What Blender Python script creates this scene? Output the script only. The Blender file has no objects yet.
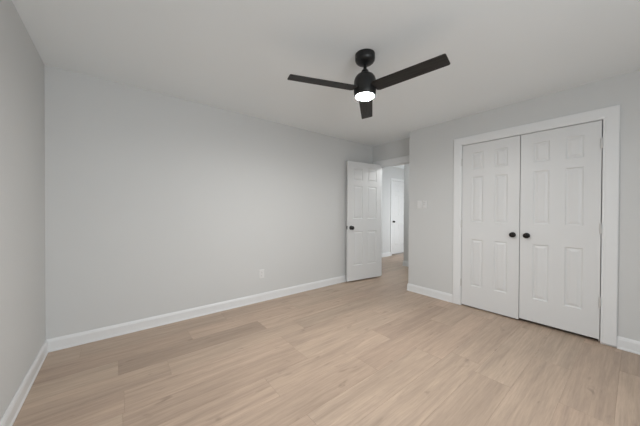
import bpy, bmesh, math, random
from mathutils import Vector, Matrix

scene = bpy.context.scene
C = scene.collection

# ------------------------------------------------------------------ camera
H_CAM = 1.2161
YAW = math.radians(51.3691)      # room X axis lies this far to the right of the view
PITCH = math.radians(-0.4526)
ROLL = math.radians(0.2462)
F_PX = 252.9
fwd = Vector((math.cos(YAW), math.sin(YAW), 0)); right = Vector((math.sin(YAW), -math.cos(YAW), 0)); up = Vector((0, 0, 1))
f2 = fwd * math.cos(PITCH) + up * math.sin(PITCH)
u2 = up * math.cos(PITCH) - fwd * math.sin(PITCH)
r3 = right * math.cos(ROLL) + u2 * math.sin(ROLL)
u3 = u2 * math.cos(ROLL) - right * math.sin(ROLL)
cam_data = bpy.data.cameras.new('camera')
cam_data.sensor_width = 36.0
cam_data.lens = F_PX / 640 * 36.0
cam_data.clip_start = 0.02
cam = bpy.data.objects.new('camera', cam_data)
cam.matrix_world = Matrix(((r3.x, u3.x, -f2.x, 0), (r3.y, u3.y, -f2.y, 0), (r3.z, u3.z, -f2.z, H_CAM), (0, 0, 0, 1)))
C.objects.link(cam)
scene.camera = cam

# ------------------------------------------------------------------ world, light, exposure
world = bpy.data.worlds.new('world'); scene.world = world
world.use_nodes = True
bg = world.node_tree.nodes['Background']
bg.inputs['Color'].default_value = (0.80, 0.90, 1.0, 1); bg.inputs['Strength'].default_value = 1.0


def area(name, loc, direction, sx, sy, power, color=(1, 1, 1), spread=180):
    l = bpy.data.lights.new(name, 'AREA'); l.shape = 'RECTANGLE'
    l.size = sx; l.size_y = sy; l.energy = power; l.color = color; l.spread = math.radians(spread)
    o = bpy.data.objects.new(name, l)
    o.location = loc; o.rotation_euler = Vector(direction).to_track_quat('-Z', 'Z').to_euler()
    C.objects.link(o); return o


area('daylight_through_window', (0.45, -1.52, 1.46), (0, 1, 0), 1.20, 1.1, 38.5, (0.93, 0.97, 1.0))


def point_light(name, loc, power, radius):
    l = bpy.data.lights.new(name, 'POINT'); l.energy = power; l.shadow_soft_size = radius; l.color = (1.0, 0.99, 0.97)
    o = bpy.data.objects.new(name, l); o.location = loc; C.objects.link(o)


area('hall_fill_light', (6.10, 3.20, 1.10), (0, 1, 0), 1.38, 1.95, 12.5, (1.0, 0.99, 0.97))  # unseen fill panel, added to brighten the far hall wall and door
point_light('entry_hall_fill_light', (4.45, 2.0, 2.2), 17, 0.10)  # added point fill for the hall side wall and doorway, no fixture there
LENS = 630.0     # strength of the fan's own lamp, used on its lens

scene.view_settings.view_transform = 'Standard'
scene.view_settings.look = 'None'
scene.view_settings.gamma = 1.0
scene.view_settings.use_curve_mapping = False
scene.view_settings.exposure = 0.06
scene.cycles.max_bounces = 16
scene.cycles.diffuse_bounces = 12
scene.cycles.use_denoising = True
scene.cycles.sample_clamp_indirect = 6.0


# ------------------------------------------------------------------ materials
def material(name, color, rough=0.5, metallic=0.0, spec=0.5):
    m = bpy.data.materials.new(name); m.use_nodes = True
    b = m.node_tree.nodes['Principled BSDF']
    b.inputs['Base Color'].default_value = (*color, 1)
    b.inputs['Roughness'].default_value = rough
    b.inputs['Metallic'].default_value = metallic
    b.inputs['Specular IOR Level'].default_value = spec
    return m


def nd(m, t, **kw):
    n = m.node_tree.nodes.new(t)
    for k, v in kw.items():
        setattr(n, k, v)
    return n


def paint(name, color, rough, scale=180, bump=0.06, var=0.012, spec=0.3):
    """painted surface: roller texture in the bump, a trace of unevenness in the colour"""
    m = material(name, color, rough, spec=spec)
    L = m.node_tree.links; b = m.node_tree.nodes['Principled BSDF']
    tc = nd(m, 'ShaderNodeTexCoord')
    n1 = nd(m, 'ShaderNodeTexNoise'); n1.inputs['Scale'].default_value = scale; n1.inputs['Detail'].default_value = 3
    L.new(tc.outputs['Object'], n1.inputs['Vector'])
    bp = nd(m, 'ShaderNodeBump'); bp.inputs['Strength'].default_value = bump; bp.inputs['Distance'].default_value = 0.002
    L.new(n1.outputs['Fac'], bp.inputs['Height']); L.new(bp.outputs['Normal'], b.inputs['Normal'])
    n2 = nd(m, 'ShaderNodeTexNoise'); n2.inputs['Scale'].default_value = 1.3; n2.inputs['Detail'].default_value = 2
    L.new(tc.outputs['Object'], n2.inputs['Vector'])
    mx = nd(m, 'ShaderNodeMix', data_type='RGBA')
    mx.inputs['A'].default_value = (*[c * (1 - var) for c in color], 1)
    mx.inputs['B'].default_value = (*[min(1, c * (1 + var)) for c in color], 1)
    L.new(n2.outputs['Fac'], mx.inputs['Factor']); L.new(mx.outputs['Result'], b.inputs['Base Color'])
    return m


M_WALL = paint('grey wall paint', (0.60, 0.61, 0.61), 0.7)
M_CEIL = paint('white ceiling paint', (0.82, 0.862, 0.885), 0.85, 220, 0.1)
M_TRIM = paint('white satin trim paint', (0.73, 0.745, 0.755), 0.38, 60, 0.02, 0.004, 0.5)
M_DOOR = paint('white door paint', (0.67, 0.68, 0.685), 0.42, 60, 0.03, 0.004, 0.5)
M_BLACK = material('matte black metal', (0.012, 0.012, 0.012), 0.38, 0.3)
M_BRONZE = material('dark bronze', (0.018, 0.016, 0.015), 0.28, 0.75)
M_PLASTIC = material('white plastic', (0.70, 0.705, 0.705), 0.35)
M_PLASTIC_GREY = material('grey plastic', (0.60, 0.60, 0.60), 0.4)
M_SLOT = material('dark slot', (0.03, 0.03, 0.03), 0.6)
M_STEEL = material('painted hinge metal', (0.60, 0.60, 0.59), 0.4, 0.2)

# fan blades: black stain with a faint grain along the blade
M_BLADE = material('black stained wood', (0.018, 0.017, 0.016), 0.55, spec=0.35)
_L = M_BLADE.node_tree.links; _b = M_BLADE.node_tree.nodes['Principled BSDF']
_tc = nd(M_BLADE, 'ShaderNodeTexCoord'); _mp = nd(M_BLADE, 'ShaderNodeMapping')
_mp.inputs['Scale'].default_value = (3, 60, 10)
_n = nd(M_BLADE, 'ShaderNodeTexNoise'); _n.inputs['Scale'].default_value = 2.0; _n.inputs['Detail'].default_value = 6
_r = nd(M_BLADE, 'ShaderNodeValToRGB')
_r.color_ramp.elements[0].color = (0.010, 0.010, 0.010, 1); _r.color_ramp.elements[0].position = 0.35
_r.color_ramp.elements[1].color = (0.034, 0.032, 0.030, 1); _r.color_ramp.elements[1].position = 0.7
_L.new(_tc.outputs['Object'], _mp.inputs['Vector']); _L.new(_mp.outputs['Vector'], _n.inputs['Vector'])
_L.new(_n.outputs['Fac'], _r.inputs['Fac']); _L.new(_r.outputs['Color'], _b.inputs['Base Color'])

M_LAMP = bpy.data.materials.new('lit frosted lens'); M_LAMP.use_nodes = True
_b = M_LAMP.node_tree.nodes['Principled BSDF']
_b.inputs['Base Color'].default_value = (0.9, 0.9, 0.88, 1)
_b.inputs['Emission Color'].default_value = (1.0, 0.985, 0.96, 1); _b.inputs['Emission Strength'].default_value = LENS

M_GLASS = bpy.data.materials.new('window glass'); M_GLASS.use_nodes = True
_b = M_GLASS.node_tree.nodes['Principled BSDF']
_b.inputs['Transmission Weight'].default_value = 1.0; _b.inputs['Roughness'].default_value = 0.0; _b.inputs['IOR'].default_value = 1.1


def oak():
    """light oak boards: every board has its own tone and grain offset (stored per board on the mesh)"""
    m = material('light oak boards', (0.5, 0.38, 0.29), 0.42, spec=0.4)
    L = m.node_tree.links; b = m.node_tree.nodes['Principled BSDF']
    tone = nd(m, 'ShaderNodeAttribute', attribute_name='tone')
    seed = nd(m, 'ShaderNodeAttribute', attribute_name='seed')
    geo = nd(m, 'ShaderNodeNewGeometry')
    off = nd(m, 'ShaderNodeCombineXYZ')
    sm = nd(m, 'ShaderNodeMath', operation='MULTIPLY'); sm.inputs[1].default_value = 37.0
    L.new(seed.outputs['Fac'], sm.inputs[0])
    for i in (0, 1, 2):
        L.new(sm.outputs[0], off.inputs[i])
    add = nd(m, 'ShaderNodeVectorMath', operation='ADD')
    L.new(geo.outputs['Position'], add.inputs[0]); L.new(off.outputs[0], add.inputs[1])

    def noise(sx, sy, detail, rough=0.55, dist=0.0):
        mp = nd(m, 'ShaderNodeMapping'); mp.inputs['Scale'].default_value = (sx, sy, 1)
        n = nd(m, 'ShaderNodeTexNoise'); n.inputs['Scale'].default_value = 1.0
        n.inputs['Detail'].default_value = detail; n.inputs['Roughness'].default_value = rough
        n.inputs['Distortion'].default_value = dist
        L.new(add.outputs[0], mp.inputs['Vector']); L.new(mp.outputs[0], n.inputs['Vector'])
        return n.outputs['Fac']

    def ramp(src, p0, c0, p1, c1):
        r = nd(m, 'ShaderNodeMapRange'); r.clamp = True
        r.inputs['From Min'].default_value = p0; r.inputs['From Max'].default_value = p1
        r.inputs['To Min'].default_value = c0; r.inputs['To Max'].default_value = c1
        L.new(src, r.inputs['Value']); return r.outputs[0]

    def mul(a, c):
        x = nd(m, 'ShaderNodeMath', operation='MULTIPLY'); L.new(a, x.inputs[0]); L.new(c, x.inputs[1]); return x.outputs[0]

    streak = ramp(noise(0.9, 17, 6, 0.62, 0.8), 0.30, 0.83, 0.70, 1.13)       # broad cathedral streaks
    fine = ramp(noise(6, 90, 4, 0.65), 0.3, 0.89, 0.7, 1.09)                # fine grain
    blot = ramp(noise(1.6, 5, 3, 0.5), 0.3, 0.94, 0.7, 1.06)
    knot = ramp(noise(4.5, 14, 2, 0.5, 0.6), 0.66, 1.0, 0.76, 0.74)          # small knots
    v = mul(mul(mul(streak, fine), mul(blot, knot)), tone.outputs['Fac'])
    hue = nd(m, 'ShaderNodeMix', data_type='RGBA')
    hue.inputs['A'].default_value = (0.430, 0.322, 0.248, 1)
    hue.inputs['B'].default_value = (0.452, 0.352, 0.272, 1)
    L.new(seed.outputs['Fac'], hue.inputs['Factor'])
    vm = nd(m, 'ShaderNodeVectorMath', operation='SCALE')
    L.new(hue.outputs['Result'], vm.inputs[0]); L.new(v, vm.inputs['Scale'])
    L.new(vm.outputs[0], b.inputs['Base Color'])
    bp = nd(m, 'ShaderNodeBump'); bp.inputs['Strength'].default_value = 0.08; bp.inputs['Distance'].default_value = 0.001
    L.new(fine, bp.inputs['Height']); L.new(bp.outputs['Normal'], b.inputs['Normal'])
    return m


M_OAK = oak()
M_SUB = material('board seam', (0.26, 0.19, 0.14), 0.8)

# ------------------------------------------------------------------ helpers


def obj(name, bm, mats, parent=None, smooth=False, bevel=0.0, matrix=None):
    me = bpy.data.meshes.new(name)
    bmesh.ops.recalc_face_normals(bm, faces=bm.faces)
    if matrix is not None:
        bm.transform(matrix)
    bm.to_mesh(me); bm.free()
    for mt in (mats if isinstance(mats, (list, tuple)) else [mats]):
        me.materials.append(mt)
    if smooth:
        for p in me.polygons:
            p.use_smooth = True
        try:
            me.set_sharp_from_angle(angle=math.radians(35))
        except Exception:
            pass
    o = bpy.data.objects.new(name, me); C.objects.link(o)
    if parent is not None:
        o.parent = parent
    if bevel:
        md = o.modifiers.new('bevel', 'BEVEL'); md.width = bevel; md.segments = 2; md.limit_method = 'ANGLE'
    return o


def add_box(bm, x0, x1, y0, y1, z0, z1):
    v = [bm.verts.new(p) for p in ((x0, y0, z0), (x1, y0, z0), (x1, y1, z0), (x0, y1, z0), (x0, y0, z1), (x1, y0, z1), (x1, y1, z1), (x0, y1, z1))]
    for f in ((3, 2, 1, 0), (4, 5, 6, 7), (0, 1, 5, 4), (1, 2, 6, 5), (2, 3, 7, 6), (3, 0, 4, 7)):
        bm.faces.new([v[i] for i in f])


def box_bm(*boxes):
    bm = bmesh.new()
    for b in boxes:
        add_box(bm, *b)
    return bm


def lathe_bm(prof, n=48, bm=None):
    """prof: (r, z) pairs round the z axis"""
    bm = bm or bmesh.new()
    rings = []
    for r, z in prof:
        if r < 1e-6:
            rings.append([bm.verts.new((0, 0, z))])
        else:
            rings.append([bm.verts.new((r * math.cos(2 * math.pi * i / n), r * math.sin(2 * math.pi * i / n), z)) for i in range(n)])
    for a, b in zip(rings, rings[1:]):
        for i in range(n):
            j = (i + 1) % n
            if len(a) == 1 and len(b) == 1:
                continue
            if len(a) == 1:
                bm.faces.new((a[0], b[i], b[j]))
            elif len(b) == 1:
                bm.faces.new((a[i], b[0], a[j]))
            else:
                bm.faces.new((a[i], b[i], b[j], a[j]))
    for ring in (rings[0], rings[-1]):
        if len(ring) > 1:
            bm.faces.new(ring)
    return bm


def struct(name, bm, mats, **kw):
    o = obj(name, bm, mats, **kw)
    o['kind'] = 'structure'
    return o


def describe(o, label, cat, group=None, kind=None):
    o['label'] = label; o['category'] = cat
    if group: o['group'] = group
    if kind: o['kind'] = kind
    return o


def empty(name, loc, rotz=0.0, parent=None):
    o = bpy.data.objects.new(name, None); o.empty_display_size = 0.05
    o.location = loc; o.rotation_euler = (0, 0, rotz)
    C.objects.link(o)
    if parent is not None: o.parent = parent
    return o


# ------------------------------------------------------------------ room dimensions (metres)
H = 2.44
XL, YB = -0.483, 3.134            # left wall, back wall
XC, YC = 3.494, 2.185             # closet wall and its end corner
XD = 3.781                        # wall with the entry door
YF = -1.50                        # wall behind the camera
WT = 0.12
HX1, HY = 5.0, 4.19               # hall: wall across from the door, far wall
WZ0, WZ1 = 0.85, 2.08             # window sill and head
CO0, CO1, COZ = 0.190, 1.428, 2.076   # closet opening
EO0, EO1, EOZ = 2.240, 3.016, 2.045   # entry opening

# ------------------------------------------------------------------ floor
bm = bmesh.new()
tone_l = bm.faces.layers.float.new('tone'); seed_l = bm.faces.layers.float.new('seed')
rng = random.Random(11)
PW, PL, PY0 = 0.23, 1.20, 0.07
FX0, FX1, FY0, FY1 = XL - WT, 7.6, YF - WT, 4.9
add_box(bm, FX0, FX1, FY0, FY1, -0.12, -0.0012)
for f in bm.faces:
    f.material_index = 1
joints = {11: 0.55, 10: 0.0, 9: 0.31, 8: 0.03, 7: 1.22, 6: 0.83, 5: 0.35, 4: 0.88, 3: -0.15, 2: 2.12, 1: 2.72, 0: 2.20, -1: 3.01, 12: 0.95}
special = {(10, 0.0): 0.83, (8, 0.03): 1.05, (8, -1.17): 1.02, (9, -0.89): 1.0, (7, 0.02): 0.97, (6, 0.83): 1.02, (-1, 3.01): 0.86, (-1, 1.81): 0.98, (0, 2.20): 0.97, (10, -1.2): 0.99, (9, 0.31): 1.02, (9, 1.51): 0.88, (7, 1.22): 1.03,
           (4, 0.88): 0.97, (4, 2.08): 1.06, (2, 0.92): 0.94, (2, 2.12): 1.01, (1, 1.52): 1.00, (1, 2.72): 0.96}
gx, gy = 0.0004, 0.0003
i0 = int(math.floor((FY0 - PY0) / PW)); i1 = int(math.ceil((FY1 - PY0) / PW))
for i in range(i0, i1):
    y0 = max(PY0 + i * PW, FY0); y1 = min(PY0 + (i + 1) * PW, FY1)
    if y1 - y0 < 0.01: continue
    j = joints.get(i, rng.uniform(0, PL))
    k0 = int(math.floor((FX0 - j) / PL))
    x = j + k0 * PL
    while x < FX1:
        xa, xb = max(x, FX0), min(x + PL, FX1)
        if xb - xa > 0.01:
            t = rng.gauss(1.0, 0.03); t = min(1.06, max(0.92, t))
            s = rng.random()
            for (ri, rx), tv in special.items():
                if ri == i and abs(rx - x) < 0.02: t = tv
            e = 0.0007
            vs = [bm.verts.new(p) for p in ((xa + gx, y0 + gy, -e), (xb - gx, y0 + gy, -e), (xb - gx, y1 - gy, -e), (xa + gx, y1 - gy, -e),
                                            (xa + gx + e, y0 + gy + e, 0), (xb - gx - e, y0 + gy + e, 0), (xb - gx - e, y1 - gy - e, 0), (xa + gx + e, y1 - gy - e, 0))]
            for q in ((4, 5, 6, 7), (0, 1, 5, 4), (1, 2, 6, 5), (2, 3, 7, 6), (3, 0, 4, 7)):
                f = bm.faces.new([vs[n] for n in q]); f[tone_l] = t; f[seed_l] = s
        x += PL
floor = struct('floor', bm, [M_OAK, M_SUB])

# ------------------------------------------------------------------ ceiling, walls
struct('ceiling', box_bm((FX0, FX1, FY0, FY1, H, H + 0.12)), M_CEIL)
struct('wall_left', box_bm((XL - WT, XL, YF - WT, YB + WT, 0, H)), M_WALL)
struct('wall_back', box_bm((XL, XD + WT, YB, YB + WT, 0, H)), M_WALL)
# wall with the closet opening, and its short return to the entry wall
struct('wall_right', box_bm((XC, XC + WT, YF - WT, CO0, 0, H), (XC, XC + WT, CO1, YC, 0, H), (XC, XC + WT, CO0, CO1, COZ, H),
                            (XC + WT, XD + WT, YC - WT, YC, 0, H)), M_WALL)
struct('wall_entry', box_bm((XD, XD + WT, YC, EO0, 0, H), (XD, XD + WT, EO1, YB, 0, H), (XD, XD + WT, EO0, EO1, EOZ, H)), M_WALL)
WFX = ((-0.20, 1.10),)
struct('wall_front', box_bm((XL, WFX[0][0], YF - WT, YF, 0, H), (WFX[0][1], XC, YF - WT, YF, 0, H),
                            *[(a, b, YF - WT, YF, z0, z1) for a, b in WFX for z0, z1 in ((0, WZ0), (WZ1, H))]), M_WALL)
# closet interior
struct('wall_closet', box_bm((4.25, 4.25 + WT, -0.15, 1.75, 0, H), (XC + WT, 4.25, -0.15, 0.0, 0, H), (XC + WT, 4.25, 1.6, 1.75, 0, H)), M_WALL)
# hall beyond the entry door
struct('wall_hall_near', box_bm((HX1, HX1 + WT, 1.75, 3.25, 0, H), (HX1 + WT, 5.40, 3.13, 3.25, 0, H), (6.80, 7.48, 3.13, 3.25, 0, H), (5.40, 6.80, 3.13, 3.25, 2.08, H)), M_WALL)  # corridor opening is made up, out of view, to let the hall fill through
struct('wall_hall_end', box_bm((4.25 + WT, HX1 + WT, 1.63, 1.75, 0, H)), M_WALL)
FD0, FD1, FDZ = 5.880, 6.610, 2.055
struct('wall_hall_far', box_bm((XD, FD0 - 0.005, HY, HY + WT, 0, H), (FD1 + 0.005, 7.6, HY, HY + WT, 0, H), (FD0 - 0.005, FD1 + 0.005, HY, HY + WT, FDZ + 0.005, H),
                               (FD0 - 0.3, FD1 + 0.3, HY + 0.55, HY + 0.65, 0, H)), M_WALL)
struct('wall_hall_side', box_bm((XD, XD + WT, YB + WT, HY, 0, H)), M_WALL)
struct('wall_hall_close', box_bm((7.48, 7.6, 3.13, HY, 0, H)), M_WALL)


# ------------------------------------------------------------------ windows behind the camera
def window(name, along, fixed, a0, a1, outward):
    """double-hung window: frame + sill (one piece), panes as children"""
    def bx(u0, u1, n0, n1, z0, z1):
        n0, n1 = sorted((fixed + outward * n0, fixed + outward * n1))
        return (u0, u1, n0, n1, z0, z1) if along == 'x' else (n0, n1, u0, u1, z0, z1)
    zm = (WZ0 + WZ1) / 2; w = 0.05
    fr = struct(name, box_bm(bx(a0, a0 + w, 0.03, 0.10, WZ0, WZ1), bx(a1 - w, a1, 0.03, 0.10, WZ0, WZ1),
                             bx(a0 + w, a1 - w, 0.03, 0.10, WZ0, WZ0 + w), bx(a0 + w, a1 - w, 0.03, 0.10, WZ1 - w, WZ1),
                             bx(a0 + w, a1 - w, 0.045, 0.085, zm - 0.02, zm + 0.02)), M_TRIM)
    obj('pane', box_bm(bx(a0 + w, a1 - w, 0.062, 0.066, WZ0 + w, zm - 0.02)), M_GLASS, fr)
    obj('pane', box_bm(bx(a0 + w, a1 - w, 0.062, 0.066, zm + 0.02, WZ1 - w)), M_GLASS, fr)
    obj('sill', box_bm(bx(a0 - 0.04, a1 + 0.04, -0.04, -0.001, WZ0 - 0.03, WZ0)), M_TRIM, fr, bevel=0.004)


window('window_1', 'x', YF, *WFX[0], -1)


# ------------------------------------------------------------------ mouldings
BASE = [(0.0, 0.0), (0.017, 0.0), (0.0168, 0.010), (0.0135, 0.016), (0.012, 0.019), (0.012, 0.084), (0.0098, 0.090),
        (0.0088, 0.098), (0.0055, 0.104), (0.004, 0.109), (0.0, 0.109)]


def baseboard(name, p0, p1, nrm, m0, m1):
    """p0->p1 along the wall foot, nrm into the room; m = +1 mitred for an inside corner, -1 outside, 0 square"""
    bm = bmesh.new()
    p0, p1, nrm = Vector((*p0, 0)), Vector((*p1, 0)), Vector((*nrm, 0))
    d = (p1 - p0).normalized()
    e = 0.0006
    A = [bm.verts.new(p0 + nrm * (t + e) + d * t * m0 + Vector((0, 0, z + 0.0005))) for t, z in BASE]
    B = [bm.verts.new(p1 + nrm * (t + e) - d * t * m1 + Vector((0, 0, z + 0.0005))) for t, z in BASE]
    n = len(A)
    for i in range(n):
        j = (i + 1) % n
        bm.faces.new((A[i], A[j], B[j], B[i]))
    bm.faces.new(A); bm.faces.new(B[::-1])
    return struct(name, bm, M_TRIM)


baseboard('baseboard_left', (XL, YF), (XL, YB), (1, 0), 1, 1)
baseboard('baseboard_back', (XL, YB), (XD - 0.001, YB), (0, -1), 1, 0)
baseboard('baseboard_return', (XD, YC), (XC, YC), (0, 1), 0, -1)
baseboard('baseboard_right', (XC, YC), (XC, 1.5195), (-1, 0), -1, 0)
baseboard('baseboard_right_corner', (XC, 0.0980), (XC, YF), (-1, 0), 0, 1)
baseboard('baseboard_front', (XC, YF), (XL, YF), (0, 1), 1, 1)
baseboard('baseboard_hall_far', (XD + WT, HY), (FD0 - 0.07, HY), (0, -1), 0, 0)
baseboard('baseboard_hall_far_end', (FD1 + 0.07, HY), (7.48, HY), (0, -1), 0, 0)
baseboard('baseboard_hall_near', (HX1, 1.75), (HX1, 3.25), (-1, 0), 0, -1)
baseboard('baseboard_hall_near_return', (HX1, 3.25), (5.40, 3.25), (0, 1), -1, 0)


def casing(name, O, S, N, s0, s1, ztop, W, zb=0.001, TH=0.018, lift=0.0):
    """casing swept round an opening: O origin on the wall, S along the wall, N out of the wall"""
    prof = [(0.0, 0.0), (0.0, TH * 0.5), (0.004, TH * 0.62), (W * 0.14, TH * 0.66), (W * 0.20, TH * 0.80), (W * 0.26, TH * 0.86),
            (W * 0.80, TH), (W * 0.95, TH), (W, TH * 0.8), (W, 0.0)]
    O, S, N, U = Vector(O), Vector(S), Vector(N), Vector((0, 0, 1))
    bm = bmesh.new()

    def P(s, z, t): return bm.verts.new(O + S * s + U * z + N * (t + 0.0006))
    rings = [[P(s0 - w, zb + lift, t) for w, t in prof], [P(s0 - w, ztop + w, t) for w, t in prof],
             [P(s1 + w, ztop + w, t) for w, t in prof], [P(s1 + w, zb, t) for w, t in prof]]
    n = len(prof)
    for a, b in zip(rings, rings[1:]):
        for i in range(n):
            j = (i + 1) % n
            bm.faces.new((a[i], a[j], b[j], b[i]))
    bm.faces.new(rings[0]); bm.faces.new(rings[-1])
    return struct(name, bm, M_TRIM)


casing('trim_1', (XC, 0, 0), (0, 1, 0), (-1, 0, 0), 0.1985, 1.4187, 2.0725, 0.100, 0.001, lift=0.017)
# closet jambs and stops
struct('trim_2', box_bm((XC, XC + WT, CO0, 0.1985, 0, COZ), (XC, XC + WT, 1.4195, CO1, 0, COZ), (XC, XC + WT, 0.1985, 1.4195, 2.0715, COZ),
                        (XC + 0.045, XC + 0.06, 0.1985, 0.215, 0, 2.0715), (XC + 0.045, XC + 0.06, 1.403, 1.4195, 0, 2.0715),
                        (XC + 0.045, XC + 0.06, 0.215, 1.403, 2.052, 2.0715)), M_TRIM)


# entry casing: left leg and head, the head dies into the return wall
def entry_casing(name, x, nx):
    W, TH = 0.107, 0.018
    prof = [(0.0, 0.0), (0.0, TH * 0.5), (0.004, TH * 0.62), (W * 0.14, TH * 0.66), (W * 0.20, TH * 0.80), (W * 0.80, TH), (W * 0.95, TH), (W, TH * 0.8), (W, 0.0)]
    bm = bmesh.new()
    s0, zt = EO1 - 0.008, EOZ - 0.008
    R = [[bm.verts.new((x + nx * (t + 0.0006), s0 + w, 0.001)) for w, t in prof],
         [bm.verts.new((x + nx * (t + 0.0006), s0 + w, zt + w)) for w, t in prof],
         [bm.verts.new((x + nx * (t + 0.0006), YC + 0.0005, zt + w)) for w, t in prof]]
    n = len(prof)
    for a, b in zip(R, R[1:]):
        for i in range(n):
            j = (i + 1) % n
            bm.faces.new((a[i], a[j], b[j], b[i]))
    bm.faces.new(R[0]); bm.faces.new(R[-1])
    return struct(name, bm, M_TRIM)


entry_casing('trim_3', XD, -1)
J = 0.012
struct('trim_4', box_bm((XD - 0.0, XD + WT, EO1 - J, EO1 - 0.0005, 0.001, EOZ - 0.0005), (XD, XD + WT, EO0 + 0.0005, EO0 + J, 0.001, EOZ - 0.0005),
                        (XD, XD + WT, EO0 + J, EO1 - J, EOZ - J, EOZ - 0.0005),
                        (XD + 0.045, XD + 0.08, EO1 - J - 0.011, EO1 - J, 0.001, EOZ - J), (XD + 0.045, XD + 0.08, EO0 + J, EO0 + J + 0.011, 0.001, EOZ - J),
                        (XD + 0.045, XD + 0.08, EO0 + J + 0.011, EO1 - J - 0.011, EOZ - J - 0.011, EOZ - J)), M_TRIM)
casing('trim_5', (0, HY, 0), (1, 0, 0), (0, -1, 0), FD0 - 0.006, FD1 + 0.006, FDZ + 0.006, 0.062)


# ------------------------------------------------------------------ six-panel doors
def door_bm(w, z0, z1, th, stile, mull):
    """six raised panels on both faces; local: x 0..w, y 0 (shown face) .. th, z z0..z1"""
    bm = bmesh.new()
    pw = (w - 2 * stile - mull) / 2
    xs = [0, stile, stile + pw, stile + pw + mull, w - stile, w]
    h = z1 - z0
    zs = [z0, 0.278, 0.868, 1.085, 1.654, 1.745, 1.958, z1]
    for side in (0, 1):
        def V(x, z, d): return bm.verts.new((x, d if side == 0 else th - d, z))
        for i in range(5):
            for j in range(7):
                x0, x1, a, b = xs[i], xs[i + 1], zs[j], zs[j + 1]
                if i in (1, 3) and j in (1, 3, 5):
                    steps = [(0, 0), (0.005, 0.0055), (0.011, 0.0085), (0.017, 0.0085), (0.036, 0.0025), (0.040, 0.002)]
                    rings = [[V(x0 + s, a + s, d), V(x1 - s, a + s, d), V(x1 - s, b - s, d), V(x0 + s, b - s, d)] for s, d in steps]
                    for r, q in zip(rings, rings[1:]):
                        for k in range(4):
                            m = (k + 1) % 4
                            bm.faces.new((r[k], r[m], q[m], q[k]))
                    bm.faces.new(rings[-1])
                else:
                    bm.faces.new((V(x0, a, 0), V(x1, a, 0), V(x1, b, 0), V(x0, b, 0)))
    for (xa, xb, za, zb) in ((0, 0, z0, z1), (w, w, z0, z1)):
        bm.faces.new([bm.verts.new(p) for p in ((xa, 0, za), (xa, th, za), (xa, th, zb), (xa, 0, zb))])
    for z in (z0, z1):
        bm.faces.new([bm.verts.new(p) for p in ((0, 0, z), (w, 0, z), (w, th, z), (0, th, z))])
    bmesh.ops.remove_doubles(bm, verts=bm.verts, dist=0.00005)
    return bm


def make_door(name, origin, xdir, w, z0, z1, th, stile, mull):
    """origin = foot of the leaf's first edge on the shown face; xdir = direction of its width; thickness goes away from the viewer"""
    o = obj(name, door_bm(w, z0, z1, th, stile, mull), M_DOOR)
    o.location = (*origin, 0); o.rotation_euler = (0, 0, math.atan2(xdir[1], xdir[0]))
    return o


def knob(parent, x, y, z, sgn, scale=1.0, mat=M_BRONZE, name='door_knob', flat=1.0):
    """round knob with rose and neck, its axis along local y (sgn -1 = towards the shown side)"""
    s = scale
    prof = [(0.0, 0), (0.030 * s, 0), (0.030 * s, 0.004 * s), (0.026 * s, 0.008 * s), (0.013 * s, 0.010 * s), (0.011 * s, 0.020 * s),
            (0.014 * s, 0.026 * s), (0.022 * s, 0.030 * s), (0.0265 * s, 0.037 * s), (0.0275 * s, 0.044 * s), (0.025 * s, 0.052 * s),
            (0.019 * s, 0.058 * s), (0.010 * s, 0.061 * s), (0, 0.062 * s)]
    prof = [(r, q * flat) for r, q in prof]
    bm = lathe_bm(prof, 32)
    rot = Matrix.Rotation(math.radians(90 if sgn < 0 else -90), 4, 'X')
    bm.transform(rot)
    o = obj(name, bm, mat, parent, smooth=True)
    o.location = (x, y, z)
    return o


def hinge(parent, x, z, y=-0.004, r=0.0062, mat=M_STEEL, hh=0.089):
    bm = lathe_bm([(0, -hh / 2 - 0.004), (0.004, -hh / 2 - 0.003), (r, -hh / 2), (r, -hh / 6), (r * 0.86, -hh / 6), (r * 0.86, -hh / 6 + 0.001), (r, -hh / 6 + 0.001),
                   (r, hh / 6), (r * 0.86, hh / 6), (r * 0.86, hh / 6 + 0.001), (r, hh / 6 + 0.001), (r, hh / 2), (0.004, hh / 2 + 0.003), (0, hh / 2 + 0.004)], 20)
    o = obj('hinge', bm, mat, parent, smooth=True)
    o.location = (x, y, z)
    return o


DZ0, DZ1 = 0.024, 2.066
# closet pair: seen face at X = 3.494, hung on their outer edges. Local x runs towards -Y.
XF = XC - 0.001
cl = make_door('door_2', (XF, 1.4155), (0, -1), 0.6025, DZ0 - 0.008, DZ1, 0.035, 0.113, 0.121)
cr = make_door('door_3', (XF, 0.8070), (0, -1), 0.6015, DZ0 + 0.010, DZ1, 0.035, 0.113, 0.121)
# local +y for xdir (0,-1) points to +X, away from the room
describe(cl, 'white six-panel closet door hung beside the light switches, knob on its right', 'door', kind='structure')
describe(cr, 'white six-panel closet door, farther from the light switches, knob on its left', 'door', kind='structure')
knob(cl, 1.4155 - 0.873, 0, 0.957, -1, 1.0, flat=0.82)
knob(cr, 0.8075 - 0.748, 0, 0.957, -1, 1.0, flat=0.82)
for z in (1.852, 1.062, 0.380):
    hinge(cr, 0.6030, z, -0.0130, 0.0068)
for z in (1.852, 1.062, 0.300):
    hinge(cl, -0.0010, z, -0.0130, 0.0068)

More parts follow.
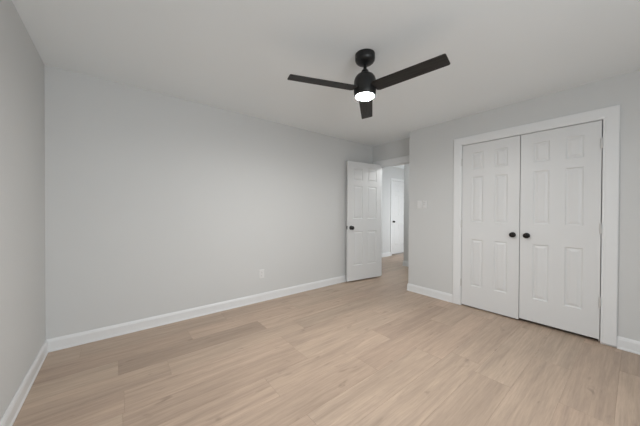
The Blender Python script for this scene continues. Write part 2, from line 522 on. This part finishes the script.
# entry door, swung open against the back wall. Free edge at A, hinge edge at B on the shown face
A = Vector((3.034, 3.045)); B = Vector((3.790, 2.9366))
ed = make_door('door_1', A, B - A, (B - A).length, 0.022, 2.064, 0.035, 0.118, 0.110)
describe(ed, 'white six-panel bedroom door standing open against the grey back wall', 'door', kind='structure')
knob(ed, 0.070, 0, 0.933, -1, 1.20, M_BLACK, flat=0.9)
knob(ed, 0.068, 0.035, 0.935, 1, 0.80, M_BLACK, flat=0.85)
obj('latch_plate', box_bm((-0.0012, 0.0, 0.006, 0.029, 0.905, 0.965), (-0.008, 0.0, 0.011, 0.024, 0.925, 0.945)), M_BLACK, ed)
for z in (1.85, 1.06, 0.28):
    hinge(ed, (B - A).length + 0.004, z, 0.040, 0.006)

# hall door in the far wall
hd = make_door('door_4', (FD0, HY + 0.004), (1, 0), FD1 - FD0, 0.036, FDZ, 0.035, 0.11, 0.105)
describe(hd, 'white six-panel door out in the bright hall with a black knob', 'door', kind='structure')
knob(hd, 0.065, 0, 0.93, -1, 0.95, M_BLACK)

# ------------------------------------------------------------------ ceiling fan
FX, FY_ = 1.511, 1.335
fan = empty('ceiling_fan', (FX, FY_, H))
describe(fan, 'black three-blade ceiling fan with a round lit lamp on a short downrod', 'ceiling fan')


def z_(z): return z - H


obj('canopy', lathe_bm([(0.0, z_(2.4385)), (0.0765, z_(2.4385)), (0.0765, z_(2.403)), (0.0745, z_(2.392)), (0.069, z_(2.382)), (0.059, z_(2.373)),
                        (0.046, z_(2.367)), (0.030, z_(2.363)), (0.016, z_(2.361)), (0.0, z_(2.361))], 64), M_BLACK, fan, smooth=True)
obj('downrod', lathe_bm([(0.0, z_(2.361)), (0.0130, z_(2.361)), (0.0130, z_(2.312)), (0.0, z_(2.312))], 32), M_BLACK, fan, smooth=True)
obj('coupling', lathe_bm([(0.0, z_(2.320)), (0.020, z_(2.320)), (0.026, z_(2.314)), (0.029, z_(2.300)), (0.031, z_(2.288)), (0.0, z_(2.288))], 40), M_BLACK, fan, smooth=True)
obj('motor_housing', lathe_bm([(0.0, z_(2.288)), (0.034, z_(2.288)), (0.050, z_(2.284)), (0.066, z_(2.273)), (0.078, z_(2.256)), (0.0845, z_(2.234)),
                               (0.0860, z_(2.210)), (0.0860, z_(2.145)), (0.0840, z_(2.130)), (0.0785, z_(2.117)), (0.0745, z_(2.1125)), (0.0705, z_(2.1125)), (0.0700, z_(2.1140)), (0.0, z_(2.1140))], 64), M_BLACK, fan, smooth=True)
obj('lamp_lens', lathe_bm([(0.0, z_(2.1135)), (0.0695, z_(2.1135)), (0.0695, z_(2.1115)), (0.0680, z_(2.1100)), (0.050, z_(2.1085)), (0.0, z_(2.1075))], 64), M_LAMP, fan, smooth=True)


def blade_bm():
    """flat board along local x, tapered a little, rounded tip corners"""
    bm = bmesh.new()
    r0, r1, w0, w1, t, c = 0.082, 0.603, 0.116, 0.108, 0.0075, 0.010
    out = [(r0, -w0 / 2 + 0.012), (r0 + 0.02, -w0 / 2)]
    for k in range(5):
        a = -math.pi / 2 + k * math.pi / 8; out.append((r1 - c + c * math.cos(a), -w1 / 2 + c + c * math.sin(a)))
    for k in range(5):
        a = k * math.pi / 8; out.append((r1 - c + c * math.cos(a), w1 / 2 - c + c * math.sin(a)))
    out += [(r0 + 0.02, w0 / 2), (r0, w0 / 2 - 0.012)]
    top = [bm.verts.new((x, y, t / 2)) for x, y in out]; bot = [bm.verts.new((x, y, -t / 2)) for x, y in out]
    bm.faces.new(top); bm.faces.new(bot[::-1])
    n = len(out)
    for i in range(n):
        j = (i + 1) % n
        bm.faces.new((top[i], bot[i], bot[j], top[j]))
    return bm


blade0 = None
for k in range(3):
    a = 2.77955 + k * 2 * math.pi / 3
    if blade0 is None:
        o = obj('blade', blade_bm(), M_BLADE, fan, bevel=0.0012); blade0 = o
    else:
        o = blade0.copy(); C.objects.link(o)
    o.parent = fan
    o.location = (0, 0, 2.166 - H)
    o.rotation_mode = 'QUATERNION'
    o.rotation_quaternion = (Matrix.Rotation(a, 3, 'Z') @ Matrix.Rotation(-0.1745, 3, 'X')).to_quaternion()


# ------------------------------------------------------------------ wall plates
def plate_bm(w, h, t, e=0.003):
    """bevelled plate standing on the xz plane, front towards -y"""
    bm = bmesh.new()
    R = [[bm.verts.new((sx * (w / 2 - i), y, sz * (h / 2 - i))) for sx, sz in ((-1, -1), (1, -1), (1, 1), (-1, 1))]
         for i, y in ((0, -0.0005), (0, -t + e), (e, -t))]
    for a, b in zip(R, R[1:]):
        for i in range(4):
            j = (i + 1) % 4
            bm.faces.new((a[i], a[j], b[j], b[i]))
    bm.faces.new(R[0]); bm.faces.new(R[-1])
    return bm


ROT_X = -math.pi / 2            # front faces -X
sw = empty('light_switch', (XC, 2.006, 1.316), ROT_X)
describe(sw, 'white wall plate with a rocker light switch, nearer the entry door', 'light switch')
obj('wall_plate', plate_bm(0.068, 0.116, 0.006), M_PLASTIC, sw)
rk = bmesh.new()
vs = [rk.verts.new(p) for p in ((-0.016, -0.006, -0.033), (0.016, -0.006, -0.033), (0.016, -0.006, 0.033), (-0.016, -0.006, 0.033),
                                (-0.016, -0.0075, -0.033), (0.016, -0.0075, -0.033), (0.016, -0.0115, 0.033), (-0.016, -0.0115, 0.033))]
for q in ((0, 1, 2, 3), (4, 5, 6, 7), (0, 1, 5, 4), (1, 2, 6, 5), (2, 3, 7, 6), (3, 0, 4, 7)):
    rk.faces.new([vs[i] for i in q])
obj('rocker', rk, M_PLASTIC, sw)

fc = empty('fan_control', (XC, 1.923, 1.319), ROT_X)
describe(fc, 'white wall-mounted fan control box beside the switch, nearer the closet', 'fan control')
obj('cradle', plate_bm(0.066, 0.118, 0.012), M_PLASTIC, fc, bevel=0.001)
obj('remote', box_bm((-0.024, 0.024, -0.024, -0.012, -0.046, 0.050)), M_PLASTIC, fc, bevel=0.003)
obj('button', box_bm((-0.014, 0.014, -0.0255, -0.024, 0.016, 0.034)), M_PLASTIC_GREY, fc, bevel=0.001)
obj('button', box_bm((-0.014, 0.014, -0.0255, -0.024, -0.014, 0.004)), M_PLASTIC_GREY, fc, bevel=0.001)

ou = empty('power_outlet', (1.504, YB, 0.368), 0.0)
describe(ou, 'white power outlet plate low on the long grey back wall', 'power outlet')
obj('wall_plate', plate_bm(0.072, 0.118, 0.006), M_PLASTIC, ou)
for z in (-0.021, 0.021):
    s = obj('socket', lathe_bm([(0.0, 0.0), (0.0165, 0.0), (0.0165, 0.002), (0.0, 0.002)], 28), M_PLASTIC, ou)
    s.rotation_euler = (math.radians(90), 0, 0); s.location = (0, -0.006, z)
    obj('slots', box_bm((-0.0075, -0.005, -0.0005, 0.0065, 0.002, 0.0024), (0.005, 0.0075, -0.0005, 0.0065, 0.002, 0.0024),
                        (-0.002, 0.002, -0.010, -0.0065, 0.002, 0.0024)), M_SLOT, s)
